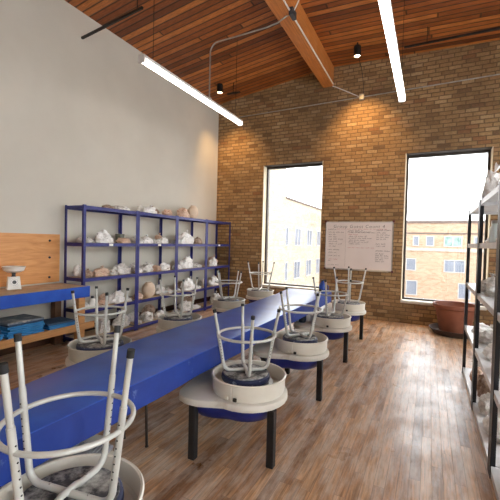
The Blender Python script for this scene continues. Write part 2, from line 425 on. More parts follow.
def led_bar(x, y0, y1, z, label):
    t = thing('linear_light', label, 'light', (x, (y0+y1)/2, z), group=None)
    L = (y1-y0)/2
    B().box(-.045, .045, -L, L, .012, .055, bev=.006).obj('housing', M['fixture'], t)
    b = B()
    prof = [(-.042, .016)] + [(.042*-math.cos(PI*k/8), .012-.042*math.sin(PI*k/8)) for k in range(9)] + [(.042, .016)]
    ra = [b.bm.verts.new((px, -L+.012, pz)) for px, pz in prof]; rb = [b.bm.verts.new((px, L-.012, pz)) for px, pz in prof]
    for k in range(len(prof)-1): b.bm.faces.new((ra[k], rb[k], rb[k+1], ra[k+1]))
    b.bm.faces.new((ra[-1], rb[-1], rb[0], ra[0]))
    b.bm.faces.new(list(reversed(ra))) ; b.bm.faces.new(rb)
    bmesh.ops.recalc_face_normals(b.bm, faces=b.bm.faces[:])
    b.obj('diffuser', M['tube'], t)
    for s in (-1, 1):
        B().box(-.046, .046, s*L-.012, s*L+.012, -.032, .056, bev=.004).obj('end_cap', M['fixture'], t)
        yy = s*(L-.18)
        B().tube([(0, yy, .05), (0, yy, zc(x)-z)], .003, 6).obj('hanger', M['black'], t)
    return t
led_bar(-2.97, 3.07, 5.42, 3.44, 'long white LED bar light hanging near the grey left wall')
led_bar(-0.405, 2.95, 5.38, 3.44, 'long white LED bar light hanging toward the right window')
led_bar(-2.97, -2.4, 0.0, 3.44, 'added unseen white LED bar light behind the camera on the left')  # this bar and the next are added out of view for extra light
led_bar(-0.405, -2.4, 0.0, 3.44, 'added unseen white LED bar light behind the camera on the right')

def spot(x, y, z, label, power):
    t = thing('spotlight', label, 'light', (x, y, z))
    B().lathe([(0, .17), (.06, .17), (.062, .16), (.062, .0), (.055, 0), (.052, .02), (0, .02)], 24).obj('can', M['black'], t)
    B().lathe([(0, .019), (.05, .019), (.048, .014), (0, .010)], 20).obj('lens', M['spotlens'], t)
    B().tube([(0, 0, .17), (0, 0, zc(x)-z)], .012, 8).obj('stem', M['black'], t)
    l = bpy.data.lights.new('spot_beam', 'SPOT'); l.energy = power; l.color = (1.0, 0.60, 0.24); l.spot_size = R(80); l.spot_blend = 0.9; l.shadow_soft_size = .04
    lo = bpy.data.objects.new('spot_beam', l); COL.objects.link(lo); lo.parent = t; lo.location = (0, 0, -.01)
    lo.rotation_euler = (R(22), 0, 0)
    return t
spot(-3.95, 6.30, 4.455, 'small black spotlight can at ceiling beside the left bar light', 140)
spot(-1.225, 6.38, 4.67, 'small black spotlight can at ceiling between beam and right bar light', 200)

def strut(x0, x1, y, z, label, rods, rz=0):
    t = thing('strut_channel', label, 'bracket', (x0, y, z), rz)
    B().box(0, x1-x0, -.015, .015, -.015, .015, bev=.003).obj('channel', M['black'], t)
    for rx in rods:
        B().tube([(rx-x0, 0, .02), (rx-x0, 0, zc(rx)-z)], .006, 6).obj('threaded_rod', M['black'], t)
    return t
strut(XL+.004, -3.19, 3.45, 4.22, 'long black strut bracket reaching out from the grey wall', [-3.29], R(-6.6))
strut(-3.86, -3.56, 6.45, 4.47, 'short black strut hung beside the left spotlight', [-3.72])
strut(-0.47, 1.3, 6.3, 4.62, 'long black strut hung under ceiling right of the right bar light', [-.14, 1.0])

# conduit along the brick wall with a junction box
t = thing('wall_conduit', 'thin grey conduit running level across the upper brick wall', 'conduit', (-1.25, YB, 4.24))
B().tube([(-2.66, -.018, -.03), (-.045, -.018, 0)], .009, 8).tube([(.045, -.018, 0), (3.9, -.018, .05)], .011, 8).obj('pipe', M['conduit'], t)
B().box(-.045, .045, -.05, -.001, -.05, .05, bev=.006).obj('junction_box', M['conduit'], t)
c = B().tube([(0.03, -.03, .05), (.035, -.05, .2), (.03, -.3, .42), (.03, -.62, .46)], .005, 6).obj('lamp_cord', M['black'], t)
B().tube([(-.04, -.02, .01), (-.3, -.022, .16), (-.5, -.03, .27), (-.56, -.05, .29)], .009, 8).obj('branch_pipe', M['conduit_white'], t)

# white conduit clipped along the beam's lower right edge
bx = RIDGE+.105
t = thing('beam_conduit', 'white conduit clipped along the timber beam with a dark joint', 'conduit', (bx, 4.7, 4.53))
B().tube([(.012, -5.0, .03), (.012, -.12, .03)], .012, 8).tube([(.012, .02, .03), (.012, 2.33, .03)], .012, 8).obj('pipe', M['conduit_white'], t)
B().box(.0, .06, -.13, .03, -.03, .07, bev=.006).obj('joint_box', M['charcoal'], t)
B().tube([(.05, -.06, .05), (.16, -.14, .14), (.3, -.16, .3), (.42, -.16, .37)], .009, 8).obj('branch_pipe', M['conduit_white'], t)

# conduit swinging from the beam to the left bar light
t = thing('light_feed_conduit', 'grey conduit bending from the beam down to the left bar light', 'conduit', (-2.97, 4.45, 3.497))
pts = [(0, 0, 0), (0, 0.0, .70)] + [Vector((.12 - .12*math.cos(a), 0.01, .70 + .12*math.sin(a))) for a in [PI/2*k/6 for k in range(1, 7)]]
pts += [(.5, .06, .86), (.85, .12, .91), (1.0, .16, .96), (1.1, .2, 1.04), (1.17, .22, 1.07)]
B().tube(pts, .011, 10).obj('pipe', M['conduit'], t)
B().box(-.03, .03, -.03, .03, 0, .03, bev=.004).obj('connector', M['conduit'], t)

# ------------------------------------------------------------------ whiteboard
wx0, wx1, wz0, wz1 = -1.868, -0.600, .925, 1.863
t = thing('whiteboard', 'large whiteboard with black and red handwriting, between the two windows', 'whiteboard', ((wx0+wx1)/2, YB-.001, (wz0+wz1)/2))
hw, hh = (wx1-wx0)/2, (wz1-wz0)/2
B().box(-hw+.01, hw-.01, -.014, 0, -hh+.01, hh-.01).obj('panel', M['whiteboard'], t)
f = B()
for a in ((-hw, -hw+.016, -hh, hh), (hw-.016, hw, -hh, hh), (-hw+.016, hw-.016, hh-.016, hh), (-hw+.016, hw-.016, -hh, -hh+.016)):
    f.box(a[0], a[1], -.022, 0, a[2], a[3], bev=.003)
f.obj('frame', M['alu'], t)
for sx in (-1, 1):
    for sz in (-1, 1):
        B().box(sx*hw-.02, sx*hw+.02, -.026, 0, sz*hh-.02, sz*hh+.02, bev=.006).obj('corner_cap', M['corner'], t)
B().box(-hw*.95, hw*.9, -.05, -.015, -hh-.012, -hh+.004, bev=.003).obj('pen_tray', M['alu'], t)
def text_mesh(s, size):
    c = bpy.data.curves.new('txt', 'FONT'); c.body = s; c.size = size; c.align_x = 'CENTER'; c.shear = .12; c.extrude = .0006; c.space_character = 1.25; c.offset = -0.0006
    o = bpy.data.objects.new('txt', c); COL.objects.link(o)
    bpy.context.view_layer.update()
    me = bpy.data.meshes.new_from_object(o.evaluated_get(bpy.context.evaluated_depsgraph_get()))
    bpy.data.objects.remove(o); bpy.data.curves.remove(c)
    return me
me = text_mesh('Group Guest Count 4', .085); me.materials.clear(); me.materials.append(M['ink'])
o = link('title_writing', me, t); o.rotation_euler = (PI/2, 0, 0); o.location = (0, -.0158, hh-.125)
rng = random.Random(5)
def scribble(b, x, z, words, h=.02):
    for wl in words:
        n = max(3, int(wl/.008)); pts = []
        for k in range(n):
            zz = z + (h if rng.random() < .25 else h*.6)*(k % 2) + rng.uniform(-.002, .002)
            pts.append((x + wl*k/n, -.0152, zz))
        tube(b.bm, pts, .0024, 4)
        x += wl + .018
def words(total):
    o = []
    while total > .05:
        w = min(total, rng.uniform(.04, .1)); o.append(w); total -= w+.018
    return o
blk, red = B(), B()
scribble(red, -.42, hh-.15, words(.95), .004)
zz = hh-.165
scribble(blk, -.58, zz, [.16], .024)
for k, L in enumerate((.3, .2, .2, .33, .2, .3, .2)): scribble(blk, -.57+.01*(k > 4), zz-.055-.046*k, words(L))
scribble(blk, -.585, zz-.40, [.1, .12], .024); scribble(blk, -.57, zz-.455, words(.17)); scribble(blk, -.57, zz-.52, words(.28))
scribble(red, -.57, zz-.59, words(.2)); scribble(blk, -.57, zz-.62, words(.12)); scribble(blk, -.57, zz-.70, words(.22))
for k, (L, cb) in enumerate(((.32, blk), (.48, blk), (.24, red), (.36, blk), (.44, blk), (.3, blk), (.42, blk), (.2, blk))):
    scribble(cb, -.18+.02*(k % 2), zz-.02-.037*k, words(L), .022)
scribble(blk, -.2, zz-.045, words(.5), .02)
scribble(red, -.19, zz-.345, words(.55), .006)
scribble(blk, .34, zz-.01, [.12, .12], .026)
for k, L in enumerate((.22, .26, .22, .2)): scribble(blk, .34, zz-.06-.04*k, words(L), .024)
scribble(blk, .33, zz-.27, [.08, .08], .024); scribble(blk, .34, zz-.31, words(.2))
scribble(blk, .33, zz-.40, [.14, .1], .024)
for k, L in enumerate((.16, .26, .24, .2, .16)): scribble(blk, .33, zz-.455-.036*k, words(L), .022)
tube(blk.bm, [(-.235, -.0138, zz+.03), (-.235, -.0138, zz-.72)], .0012, 4)
blk.obj('black_handwriting', M['ink'], t); red.obj('red_handwriting', M['inkred'], t)

# ------------------------------------------------------------------ blue canvas tables
def work_table():
    zt = .66
    t = thing('work_table', 'long low work table under blue canvas, running between the two rows of pottery wheels', 'table', (-1.6, 2.8, 0))
    right = [(.248, y) for y in (-2.78, -1.5, 0, 1.4, 2.8)]
    left = [(-.47, 2.8), (-.40, 2.1), (-.36, 1.1), (-.345, .3), (-.345, -.5), (-.335, -.9), (-.26, -1.5), (-.19, -1.95), (-.16, -2.78)]
    loop = right + left
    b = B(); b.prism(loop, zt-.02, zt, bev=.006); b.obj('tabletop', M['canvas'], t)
    b = B()
    pts = []
    for i, P in enumerate(loop):
        Q = loop[(i+1) % len(loop)]; P = Vector((P[0], P[1], 0)); Q = Vector((Q[0], Q[1], 0)); d = Q-P; m = max(1, int(d.length/.08)); d.normalize()
        for k in range(m): pts.append((P.lerp(Q, k/m), Vector((d.y, -d.x, 0))))
    rings = [[], [], [], []]
    for p, nr in pts:
        wv = noise.noise(Vector((p.x*3, p.y*3.3, .7))); w2 = noise.noise(Vector((p.x*1.2+5, p.y*1.4, 3)))
        top, bot = zt-.004, .515+.010*wv
        for ring, off, z in zip(rings, (.002, .005+.006*w2+.003*wv, .001+.006*w2, -.004), (top, bot, bot, top)):
            q = p + nr*off; ring.append(b.bm.verts.new((q.x, q.y, z)))
    n = len(pts)
    for A, C in ((0, 1), (1, 2), (2, 3)):
        for k in range(n): b.bm.faces.new((rings[A][k], rings[C][k], rings[C][(k+1) % n], rings[A][(k+1) % n]))
    bmesh.ops.recalc_face_normals(b.bm, faces=b.bm.faces[:])
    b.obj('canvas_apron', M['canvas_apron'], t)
    for yy in (-2.45, -.98, 1.0, 2.5):
        for xx in (-.08, -.29 if yy < 1 else -.25):
            B().tube([(xx, yy, .635), (xx, yy+.03, .012), (xx, yy+.03, 0)], [.009, .009, .013], 8).obj('leg', M['darkmetal'], t)
        B().tube([(-.08, yy+.012, .36), (-.27, yy+.012, .36)], .007, 8).obj('leg_brace', M['darkmetal'], t)
    b = B(); b.tube([(.06, -1.47, .40), (.06, -1.40, .385), (.06, -1.3, .38), (.06, -1.24, .36), (.06, -1.24, .33), (.06, -1.32, .31), (.06, -1.47, .30)], .004, 6)
    b.obj('hanging_wire', M['darkmetal'], t)
    return t
work_table()

# ------------------------------------------------------------------ pottery wheels
def deck_poly():
    pts = []
    # right-hand round part about the pan, then the extension to the left
    for k in range(15): 
        a = R(-100 + 200*k/14); pts.append((.268*math.cos(a), .268*math.sin(a)))
    pts += [(-.12, .34), (-.26, .43), (-.36, .47), (-.43, .45), (-.46, .39), (-.455, .1), (-.425, -.12), (-.40, -.24), (-.36, -.30), (-.29, -.33), (-.2, -.325), (-.11, -.29)]
    return pts
DECK = deck_poly()
def make_wheel(x, y, rz, label, left=False, tilt=0):
    t = thing('pottery_wheel', label, 'pottery wheel', (x, y, 0), rz, None)
    mp = M['pan_left'] if left else M['pan']
    b = B(); b.prism(DECK, .365, .412, bev=.010); b.obj('deck', M['deck'], t)
    # blue motor housing: a shallow tub narrowing downwards
    b = B(); seg = len(DECK); cx, cy = -.06, 0.02
    lv = [(.365, .86), (.33, .84), (.27, .72), (.25, .60), (.245, .5)]
    rings = [[b.bm.verts.new((cx+(px-cx)*s, cy+(py-cy)*s, z)) for px, py in DECK] for z, s in lv]
    for A, C in zip(rings, rings[1:]):
        for k in range(seg): b.bm.faces.new((A[k], C[k], C[(k+1) % seg], A[(k+1) % seg]))
    b.bm.faces.new(list(reversed(rings[-1]))); b.bm.faces.new(rings[0])
    bmesh.ops.recalc_face_normals(b.bm, faces=b.bm.faces[:])
    b.obj('motor_housing', M['housing'], t)
    for lx, ly in ((-.255, -.28), (.225, -.115), (-.26, .36)):
        B().box(lx-.024, lx+.024, ly-.024, ly+.024, .0, .366, bev=.004).obj('leg', M['blackleg'], t)
    # two-part splash pan with rolled lip, and the clip notch at its front
    b = B(); r = .246
    prof = [(0, .414), (r-.012, .414), (r-.004, .418), (r, .43), (r+.002, .512), (r+.008, .515), (r+.010, .522), (r+.004, .528), (r-.004, .524), (r-.006, .512), (r-.010, .436), (r-.02, .424), (0, .424)]
    b.lathe(prof, 56)
    pan = b.obj('splash_pan', mp, t)
    B().box(-.004, .004, -r-.006, -r+.004, .418, .52, bev=.002).obj('pan_seam', M['deck'], pan)
    for dx in (-.03, .03):
        B().box(dx-.012, dx+.012, -r-.012, -r+.002, .424, .446, bev=.003).obj('pan_clip', M['hole'] if dx > 0 else mp, pan)
    B().lathe([(0, .470), (.165, .470), (.168, .467), (.168, .455), (.15, .452), (.04, .449), (.035, .426), (0, .426)], 40).obj('wheel_head', M['head'], t)
    return t
PW = [('front-right', -1.118, .832, 'white pottery wheel nearest the camera, at bottom left, under the large stool'),
      (None, -1.075, 2.175, 'white pottery wheel second from the camera on the right side of the tables'),
      (None, -1.07, 3.27, 'white pottery wheel third from the camera on the right side of the tables'),
      (None, -1.08, 4.45, 'white pottery wheel fourth from the camera, beyond a small grey cup'),
      (None, -1.09, 5.62, 'white pottery wheel farthest on the right side, below the whiteboard')]
for i, (_, x, y, lab) in enumerate(PW):
    w_ = make_wheel(x, y, 0, lab)
    if i == 0: w_.scale = (1.03, 1.03, .945)
PL = [(-2.49, 2.15, 'grey pottery wheel left of the tables, nearest the wooden workbench'),
      (-2.576, 3.35, 'grey pottery wheel left of the tables, in front of the second blue shelf'),
      (-2.74, 4.78, 'grey pottery wheel left of the tables, by the last blue shelf'),
      (-2.80, 6.05, 'grey pottery wheel at the far left, under the left window')]
for x, y, lab in PL: make_wheel(x, y, R(188), lab, True)

# ------------------------------------------------------------------ upside-down stools
def make_stool(x, y, zb, ztip, rot, rtip, label, rseat=.168, rb=.152, u=.52):
    """stool stood on its seat: z runs from the seat's top (down) to the feet (up)"""
    t = thing('metal_stool', label, 'stool', (x, y, zb), 0, None)
    H = ztip - zb
    s = B().lathe([(0, 0), (rseat*.8, 0), (rseat*.97, .008), (rseat, .022), (rseat*.98, .042), (rseat*.93, .048), (0, .048)], 44).obj('seat', M['cushion'], t)
    B().lathe([(0, .048), (rseat*.91, .048), (rseat*.92, .052), (rseat*.91, .056), (0, .056)], 44).obj('seat_base', M['seat_under'], t)
    rr = .0125; z0 = .056 + rr
    ztop = H
    for k in range(4):
        a = R(rot) + PI/2*k
        d = Vector((math.cos(a), math.sin(a), 0)); up = Vector((0, 0, 1))
        lift = 0.008 if k % 2 else 0.0
        # bend from the flat run under the seat into the splayed leg
        slope = Vector((d.x*(rtip-rb), d.y*(rtip-rb), H-z0)).normalized()
        th = math.acos(slope.dot(d))
        bend = []
        rad = .055; n = 7
        cbase = d*(rb-.05) + up*(z0+rad)
        for i in range(n+1):
            q = th*i/n
            bend.append(cbase + d*rad*math.sin(q) - up*rad*math.cos(q))
        end = d*rtip + up*H
        dv = (end-bend[-1])
        mid = bend[-1] + dv*.60
        pts = [up*(z0+lift)+d*0.0, d*.03+up*(z0+lift), d*.055+up*z0] + bend + [bend[-1]+dv*.3, mid]
        leg = B().tube(pts, rr, 12).obj('leg', M['steel'], t)
        B().tube([mid-dv*.05, bend[-1]+dv*.97], .0103, 12).obj('leg_extension', M['steel'], leg)
        B().tube([bend[-1]+dv*.945, end], .0128, 12).obj('rubber_foot', M['rubber'], leg)
        hb = B(); sd = Vector((-math.sin(a), math.cos(a), 0)); nv = dv.normalized()
        for side in (1, -1):
            for i in range(8):
                c = bend[-1] + dv*(.10+.055*i)
                w = sd*side
                tube(hb.bm, [c+w*(rr-.002), c+w*(rr+.0006)], .0032, 8)
        hb.obj('adjustment_holes', M['hole'], leg)
        # rivet where the tube is bolted to the seat
        B().lathe([(0, z0+rr+.003), (.004, z0+rr+.003), (.006, z0+rr-.002)], 10, c=(d.x*.085, d.y*.085, 0)).obj('bolt', M['alu'], leg)
    # ring that braces the legs
    zr = z0+rad*1.0 + (H-z0-rad)*u
    rring = (rb+.004) + (rtip-rb)*((zr-z0)/(H-z0)) - .004
    B().tube([(rring*math.cos(2*PI*k/48), rring*math.sin(2*PI*k/48), zr) for k in range(48)], .0095, 10, closed=True).obj('foot_ring', M['steel'], t)
    return t
ZS = .472
make_stool(-1.110, .832, .4475, 1.055, 9, .248, 'large upturned grey stool in the foreground, on the nearest pottery wheel', .186, .180, .43)
make_stool(-1.10, 2.175, ZS, .955, 36, .225, 'upturned grey stool with speckled navy seat, second from camera on right side')
make_stool(-1.08, 3.27, ZS, .968, 57, .24, 'upturned grey stool third from camera on the right side of the tables')
make_stool(-1.08, 4.45, ZS, .985, 87, .24, 'upturned grey stool fourth from camera, on the wheel beyond the grey cup')
make_stool(-1.085, 5.62, ZS, 1.06, 15, .24, 'upturned grey stool farthest on the right, just below the whiteboard')
make_stool(-2.49, 2.15, .475, .98, 60, .222, 'upturned grey stool with wide dark seat, left side nearest the workbench', .19, .165)
make_stool(-2.60, 3.35, ZS, .98, 51, .222, 'upturned grey stool on the left side before the second blue shelf')
make_stool(-2.75, 4.78, ZS, .968, 81, .238, 'upturned grey stool on the left side by the last blue shelf')
make_stool(-2.80, 6.05, ZS, 1.05, 15, .25, 'upturned grey stool at far left before the left window')

# small items on wheels and tables
t = thing('ribbed_tray', 'flat ribbed grey tray on the deck behind the nearest splash pan', 'tray', (-1.40, 1.15, .413), R(20))
B().box(-.10, .10, -.04, .05, 0, .012, bev=.004).obj('base', M['greyplastic'], t)
b = B()
for k in range(11): b.box(-.092+.0175*k, -.083+.0175*k, -.034, .044, .012, .018, bev=.002)
b.obj('ribs', M['greyplastic'], t)
t = thing('cup', 'small dark grey cup on the deck of the fourth wheel', 'cup', (-1.415, 4.36, .413))
B().lathe([(0, 0), (.04, 0), (.045, .01), (.05, .075), (.046, .08), (.043, .07), (.038, .012), (0, .01)], 24).obj('bowl', M['charcoal'], t)
t = thing('water_jug', 'translucent blue water jug on the far end of the tables', 'jug', (-1.45, 5.42, .661))
B().lathe([(0, 0), (.05, 0), (.055, .012), (.055, .12), (.04, .15), (.024, .16), (.024, .18), (0, .18)], 24).obj('body', M['blueplastic'], t)
B().lathe([(0, .18), (.027, .18), (.027, .2), (0, .202)], 20).obj('cap', M['charcoal'], t)
B().tube([(.05, 0, .12), (.085, 0, .115), (.09, 0, .08), (.085, 0, .05), (.052, 0, .045)], .007, 8).obj('handle', M['blueplastic'], t)

# ------------------------------------------------------------------ left shelving
XF = -4.007          # front face
UNITS = [(3.165, 4.125), (4.13, 5.08), (5.085, 6.03), (6.035, 6.985)]
ZL = [.07, .46, .88, 1.345, 1.835]
uname = ['first blue shelving unit beside the workbench', 'second blue shelving unit from the workbench', 'third blue shelving unit from the workbench', 'last blue shelving unit in the brick corner']
stick = {0: [(3, 3.62)], 1: [(3, 4.63)], 3: [(3, 6.52)]}
def shelf_unit(xb, xf, y0, y1, ZL, mpost, mbeam, mboard, label, name, board_t=.014, beam_h=.045, pw=.036):
    t = thing(name, label, 'shelf', ((xb+xf)/2, (y0+y1)/2, 0))
    hx, hy = abs(xf-xb)/2, (y1-y0)/2; top = ZL[-1]+.012
    for sx in (-1, 1):
        for sy in (-1, 1):
            b = B()   # L-shaped angle post
            x = sx*hx; y = sy*hy
            b.box(min(x, x-sx*.004), max(x, x-sx*.004), min(y, y-sy*pw), max(y, y-sy*pw), 0, top)
            b.box(min(x-sx*.004, x-sx*.034), max(x-sx*.004, x-sx*.034), min(y, y-sy*.004), max(y, y-sy*.004), 0, top)
            b.obj('post', mpost, t)
    for z in ZL:
        b = B()
        x0, x1 = -hx+.005, hx-.005
        b.box(x1-.014, x1, -hy+.005, hy-.005, z-beam_h, z+.002).box(x0, x0+.014, -hy+.005, hy-.005, z-beam_h, z+.002)
        b.box(x0+.014, x1-.014, -hy+.005, -hy+.018, z-beam_h, z+.002).box(x0+.014, x1-.014, hy-.018, hy-.005, z-beam_h, z+.002)
        bo = b.obj('shelf_beam', mbeam, t)
        B().box(x0+.014, x1-.014, -hy+.018, hy-.018, z-board_t, z).obj('shelf_board', mboard, t)
    return t
for i, (y0, y1) in enumerate(UNITS):
    t = shelf_unit(XL+.085, XF, y0, y1, ZL, M['shelf_blue'], M['shelf_blue'], M['shelf_board'], 'tall ' + uname[i] + ', loaded with wrapped clay' if i < 3 else 'narrow looking ' + uname[i] + ', nothing on top', 'shelving_unit')
    for l, y in stick.get(i, []):
        B().box(.183, .1862, y-(y0+y1)/2-.035, y-(y0+y1)/2+.035, ZL[l]-.038, ZL[l]-.004).obj('paper_label', M['sticker'], t)

# ------------------------------------------------------------------ wrapped clay, bags and pots
def crumple(seed, amp=.38, flat=.5, sub=4):
    bm = bmesh.new(); bmesh.ops.create_icosphere(bm, subdivisions=sub, radius=1.0)
    off = Vector((seed*7.31, seed*3.17, seed*1.93))
    for v in bm.verts:
        p = v.co.copy()
        d = 1 + amp*noise.fractal(p*1.3+off, 1.0, 2.0, 3)
        d += .16*(0.5-abs(noise.noise(p*3.1+off)))*2 - .1
        d += .07*(0.5-abs(noise.noise(p*7.0+off)))*2
        v.co = p*d
        if v.co.z < -flat: v.co.z = -flat + (v.co.z+flat)*.06
    lo = [min(v.co[i] for v in bm.verts) for i in range(3)]; hi = [max(v.co[i] for v in bm.verts) for i in range(3)]
    for v in bm.verts:
        v.co = Vector(((v.co.x-lo[0])/(hi[0]-lo[0])-.5, (v.co.y-lo[1])/(hi[1]-lo[1])-.5, (v.co.z-lo[2])/(hi[2]-lo[2])))
    return bm
MESH = {}
def bag_mesh(kind, var):
    k = (kind, var)
    if k not in MESH:
        b = B(); b.bm.free(); b.bm = crumple(var*2.7+{'white': 0, 'grey': 11, 'tan': 23, 'brown': 31}[kind], .45 if kind in ('white', 'grey') else .28)
        MESH[k] = b.mesh('plastic_bag', M['bag_'+kind], 60)
    return MESH[k]
def knot_mesh(kind):
    k = ('knot', kind)
    if k not in MESH:
        b = B(); n = 14
        rings = []
        for j, (r, z) in enumerate(((.5, 0), (.22, .25), (.2, .4), (.5, .75), (.75, 1.0))):
            ring = []
            for i in range(n):
                a = 2*PI*i/n; w = 1+.35*math.sin(a*4+j)*(j > 2)
                ring.append(b.bm.verts.new((r*w*math.cos(a+.3*j), r*w*math.sin(a+.3*j), z+.15*math.sin(a*3)*(j == 4))))
            rings.append(ring)
        for A, C in zip(rings, rings[1:]):
            for i in range(n): b.bm.faces.new((A[i], A[(i+1) % n], C[(i+1) % n], C[i]))
        b.bm.faces.new(list(reversed(rings[0]))); b.bm.faces.new(rings[-1])
        MESH[k] = b.mesh('knot', M['bag_'+kind], 60)
    return MESH[k]
VAR = {}
def bag(kind, x, y, z, dx, dy, h, label, group):
    VAR[kind] = VAR.get(kind, 0)+1
    t = thing('wrapped_clay', label, 'plastic bag', (x, y, z), 0, group)
    o = link('bag', bag_mesh(kind, VAR[kind] % 6), t); hb = h*.86
    o.scale = (dx, dy, hb)
    s = min(dx, dy)*.16
    if VAR[kind] % 2 == 0:
        q = link('knot', knot_mesh(kind), t); q.scale = (s, s, h*.30); q.location = (rng.uniform(-.1, .1)*dx, rng.uniform(-.12, .12)*dy, h*.70)
        q.rotation_euler = (rng.uniform(-.4, .4), rng.uniform(-.4, .4), 0)
    return t
def pot(kind, x, y, z, w, h, label, group):
    t = thing('clay_pot', label, 'pot', (x, y, z), 0, group)
    r = w/2; mt = M['clay_pale'] if kind == 'potround' else M['clay_tan']
    if kind == 'potround':
        pr = [(0, 0), (.5, 0), (.8, .12), (.97, .35), (1, .52), (.9, .76), (.62, .92), (.46, .95), (.5, 1.0), (.43, .99), (.38, .93), (.6, .86), (.8, .5), (.5, .1), (0, .08)]
    else:
        pr = [(0, 0), (.5, 0), (.72, .15), (.95, .5), (1, .9), (.98, 1), (.92, .98), (.86, .55), (.6, .15), (0, .1)]
    B().lathe([(a*r, c*h) for a, c in pr], 32, sx=.72).obj('body', mt, t)
    return t
ITEMS = [
 (1,4,'brown',3.63,0.15,0.05),(1,4,'white',3.94,0.16,0.06),(1,4,'grey',4.0,0.17,0.08),(1,3,'grey',3.32,0.16,0.06),(1,3,'white',3.36,0.13,0.09),
 (1,3,'white',3.51,0.25,0.2),(1,3,'white',3.71,0.19,0.12),(1,3,'tan',3.93,0.2,0.08),(1,3,'box',4.03,0.1,0.14),(1,2,'brown',3.31,0.13,0.1),
 (1,2,'white',3.31,0.14,0.17),(1,2,'tan',3.5,0.25,0.12),(1,2,'white',3.74,0.24,0.07),(1,2,'grey',3.93,0.3,0.17),(1,1,'bottle',3.4,0.12,0.16),
 (1,1,'white',3.82,0.26,0.19),(1,1,'brown',3.99,0.19,0.13),(1,1,'tan',4.01,0.14,0.15),(1,0,'grey',3.95,0.27,0.24),(1,0,'grey',3.6,0.19,0.21),
 (2,4,'white',4.5,0.28,0.12),(2,4,'brown',4.74,0.25,0.13),(2,4,'tan',4.93,0.19,0.11),(2,4,'white',4.95,0.17,0.14),(2,3,'white',4.43,0.21,0.12),
 (2,3,'grey',4.6,0.19,0.11),(2,3,'white',4.82,0.23,0.11),(2,3,'tan',4.94,0.19,0.16),(2,3,'white',4.95,0.17,0.12),(2,2,'grey',4.45,0.23,0.15),
 (2,2,'white',4.68,0.27,0.12),(2,2,'white',4.91,0.24,0.14),(2,2,'grey',4.91,0.24,0.15),(2,1,'potround',4.5,0.27,0.25),(2,1,'grey',4.8,0.21,0.15),
 (2,1,'white',4.91,0.25,0.16),(2,0,'grey',4.49,0.21,0.16),(2,0,'brown',4.68,0.27,0.23),(2,0,'white',4.79,0.26,0.13),(2,0,'white',4.91,0.25,0.16),
 (3,4,'tan',5.39,0.26,0.2),(3,4,'potround',5.69,0.24,0.25),(3,4,'pot',5.81,0.34,0.18),(3,3,'white',5.49,0.36,0.24),(3,3,'grey',5.8,0.27,0.16),
 (3,3,'brown',5.87,0.21,0.12),(3,2,'white',5.51,0.34,0.24),(3,2,'potround',5.76,0.43,0.19),(3,1,'white',5.56,0.35,0.25),(3,1,'white',5.86,0.24,0.2),
 (3,1,'brown',5.88,0.2,0.16),(3,0,'grey',5.52,0.31,0.2),(3,0,'brown',5.82,0.32,0.26),(4,2,'white',6.45,0.2,0.19),(4,2,'tan',6.69,0.31,0.2),
 (4,2,'grey',6.73,0.4,0.16),(4,1,'white',6.48,0.3,0.2),(4,1,'white',6.76,0.3,0.19),(4,1,'grey',6.79,0.29,0.16),(4,0,'grey',6.61,0.37,0.23),
]
LEVEL = ['bottom', 'lower', 'middle', 'upper', 'top']
UN = ['first', 'second', 'third', 'last']
KN = {'white': 'crumpled white plastic bag', 'grey': 'greyish plastic wrapped bundle', 'tan': 'tan clay bundle in plastic', 'brown': 'brown clay bundle in plastic', 'potround': 'round pale clay jar', 'pot': 'wide tan clay bowl', 'box': 'small grey-green square tin', 'bottle': 'small white bottle'}
placed = {}
cells = {}
for it in ITEMS: cells.setdefault((it[0], it[1]), []).append(it)
final = []
for key, lst in cells.items():
    y0, y1 = UNITS[key[0]-1]
    rows = {0: [], 1: []}
    for it in lst:
        _, _, k, c, w, h = it
        if k not in ('box', 'bottle', 'potround', 'pot'): w *= 1.2; h = min(h*1.05+.015, .30)
        lo, hi = y0+.04+w/2, y1-.04-w/2
        best = None
        for row in (0, 1):
            for d in [0] + [s*.01*n for n in range(1, 60) for s in (1, -1)]:
                cc = c+d
                if cc < lo-1e-6 or cc > hi+1e-6: continue
                if all(abs(cc-a) >= (w+ww)/2+.004 for a, ww in rows[row]):
                    cost = abs(d)+.06*row
                    if best is None or cost < best[0]: best = (cost, row, cc)
                    break
        if best is None:
            print('no room', it); continue
        rows[best[1]].append((best[2], w)); final.append((key, k, best[2], w, h, best[1]))
    # low loose plastic fills what is left of the front row, as in the photograph
    if key[0] < 4 and key[1] in (1, 2, 3) or key == (2, 0) or key == (3, 0):
        edges = sorted([(a-w/2, a+w/2) for a, w in rows[0]]) + [(y1-.035, y1)]
        e = y0+.04
        for a, c in edges:
            gap = a-e-.008
            nn = max(1, round(gap/.24))
            if gap > .09:
                for q in range(nn):
                    final.append((key, ('white', 'grey', 'white', 'tan')[len(final) % 4], e+.004+gap*(q+.5)/nn, gap/nn*.97, rng.uniform(.07, .12), 0))
            e = max(e, c)
cnt = {}
for (u, l), k, y, w, h, row in final: cnt.setdefault((u, l, k), []).append((y, row))
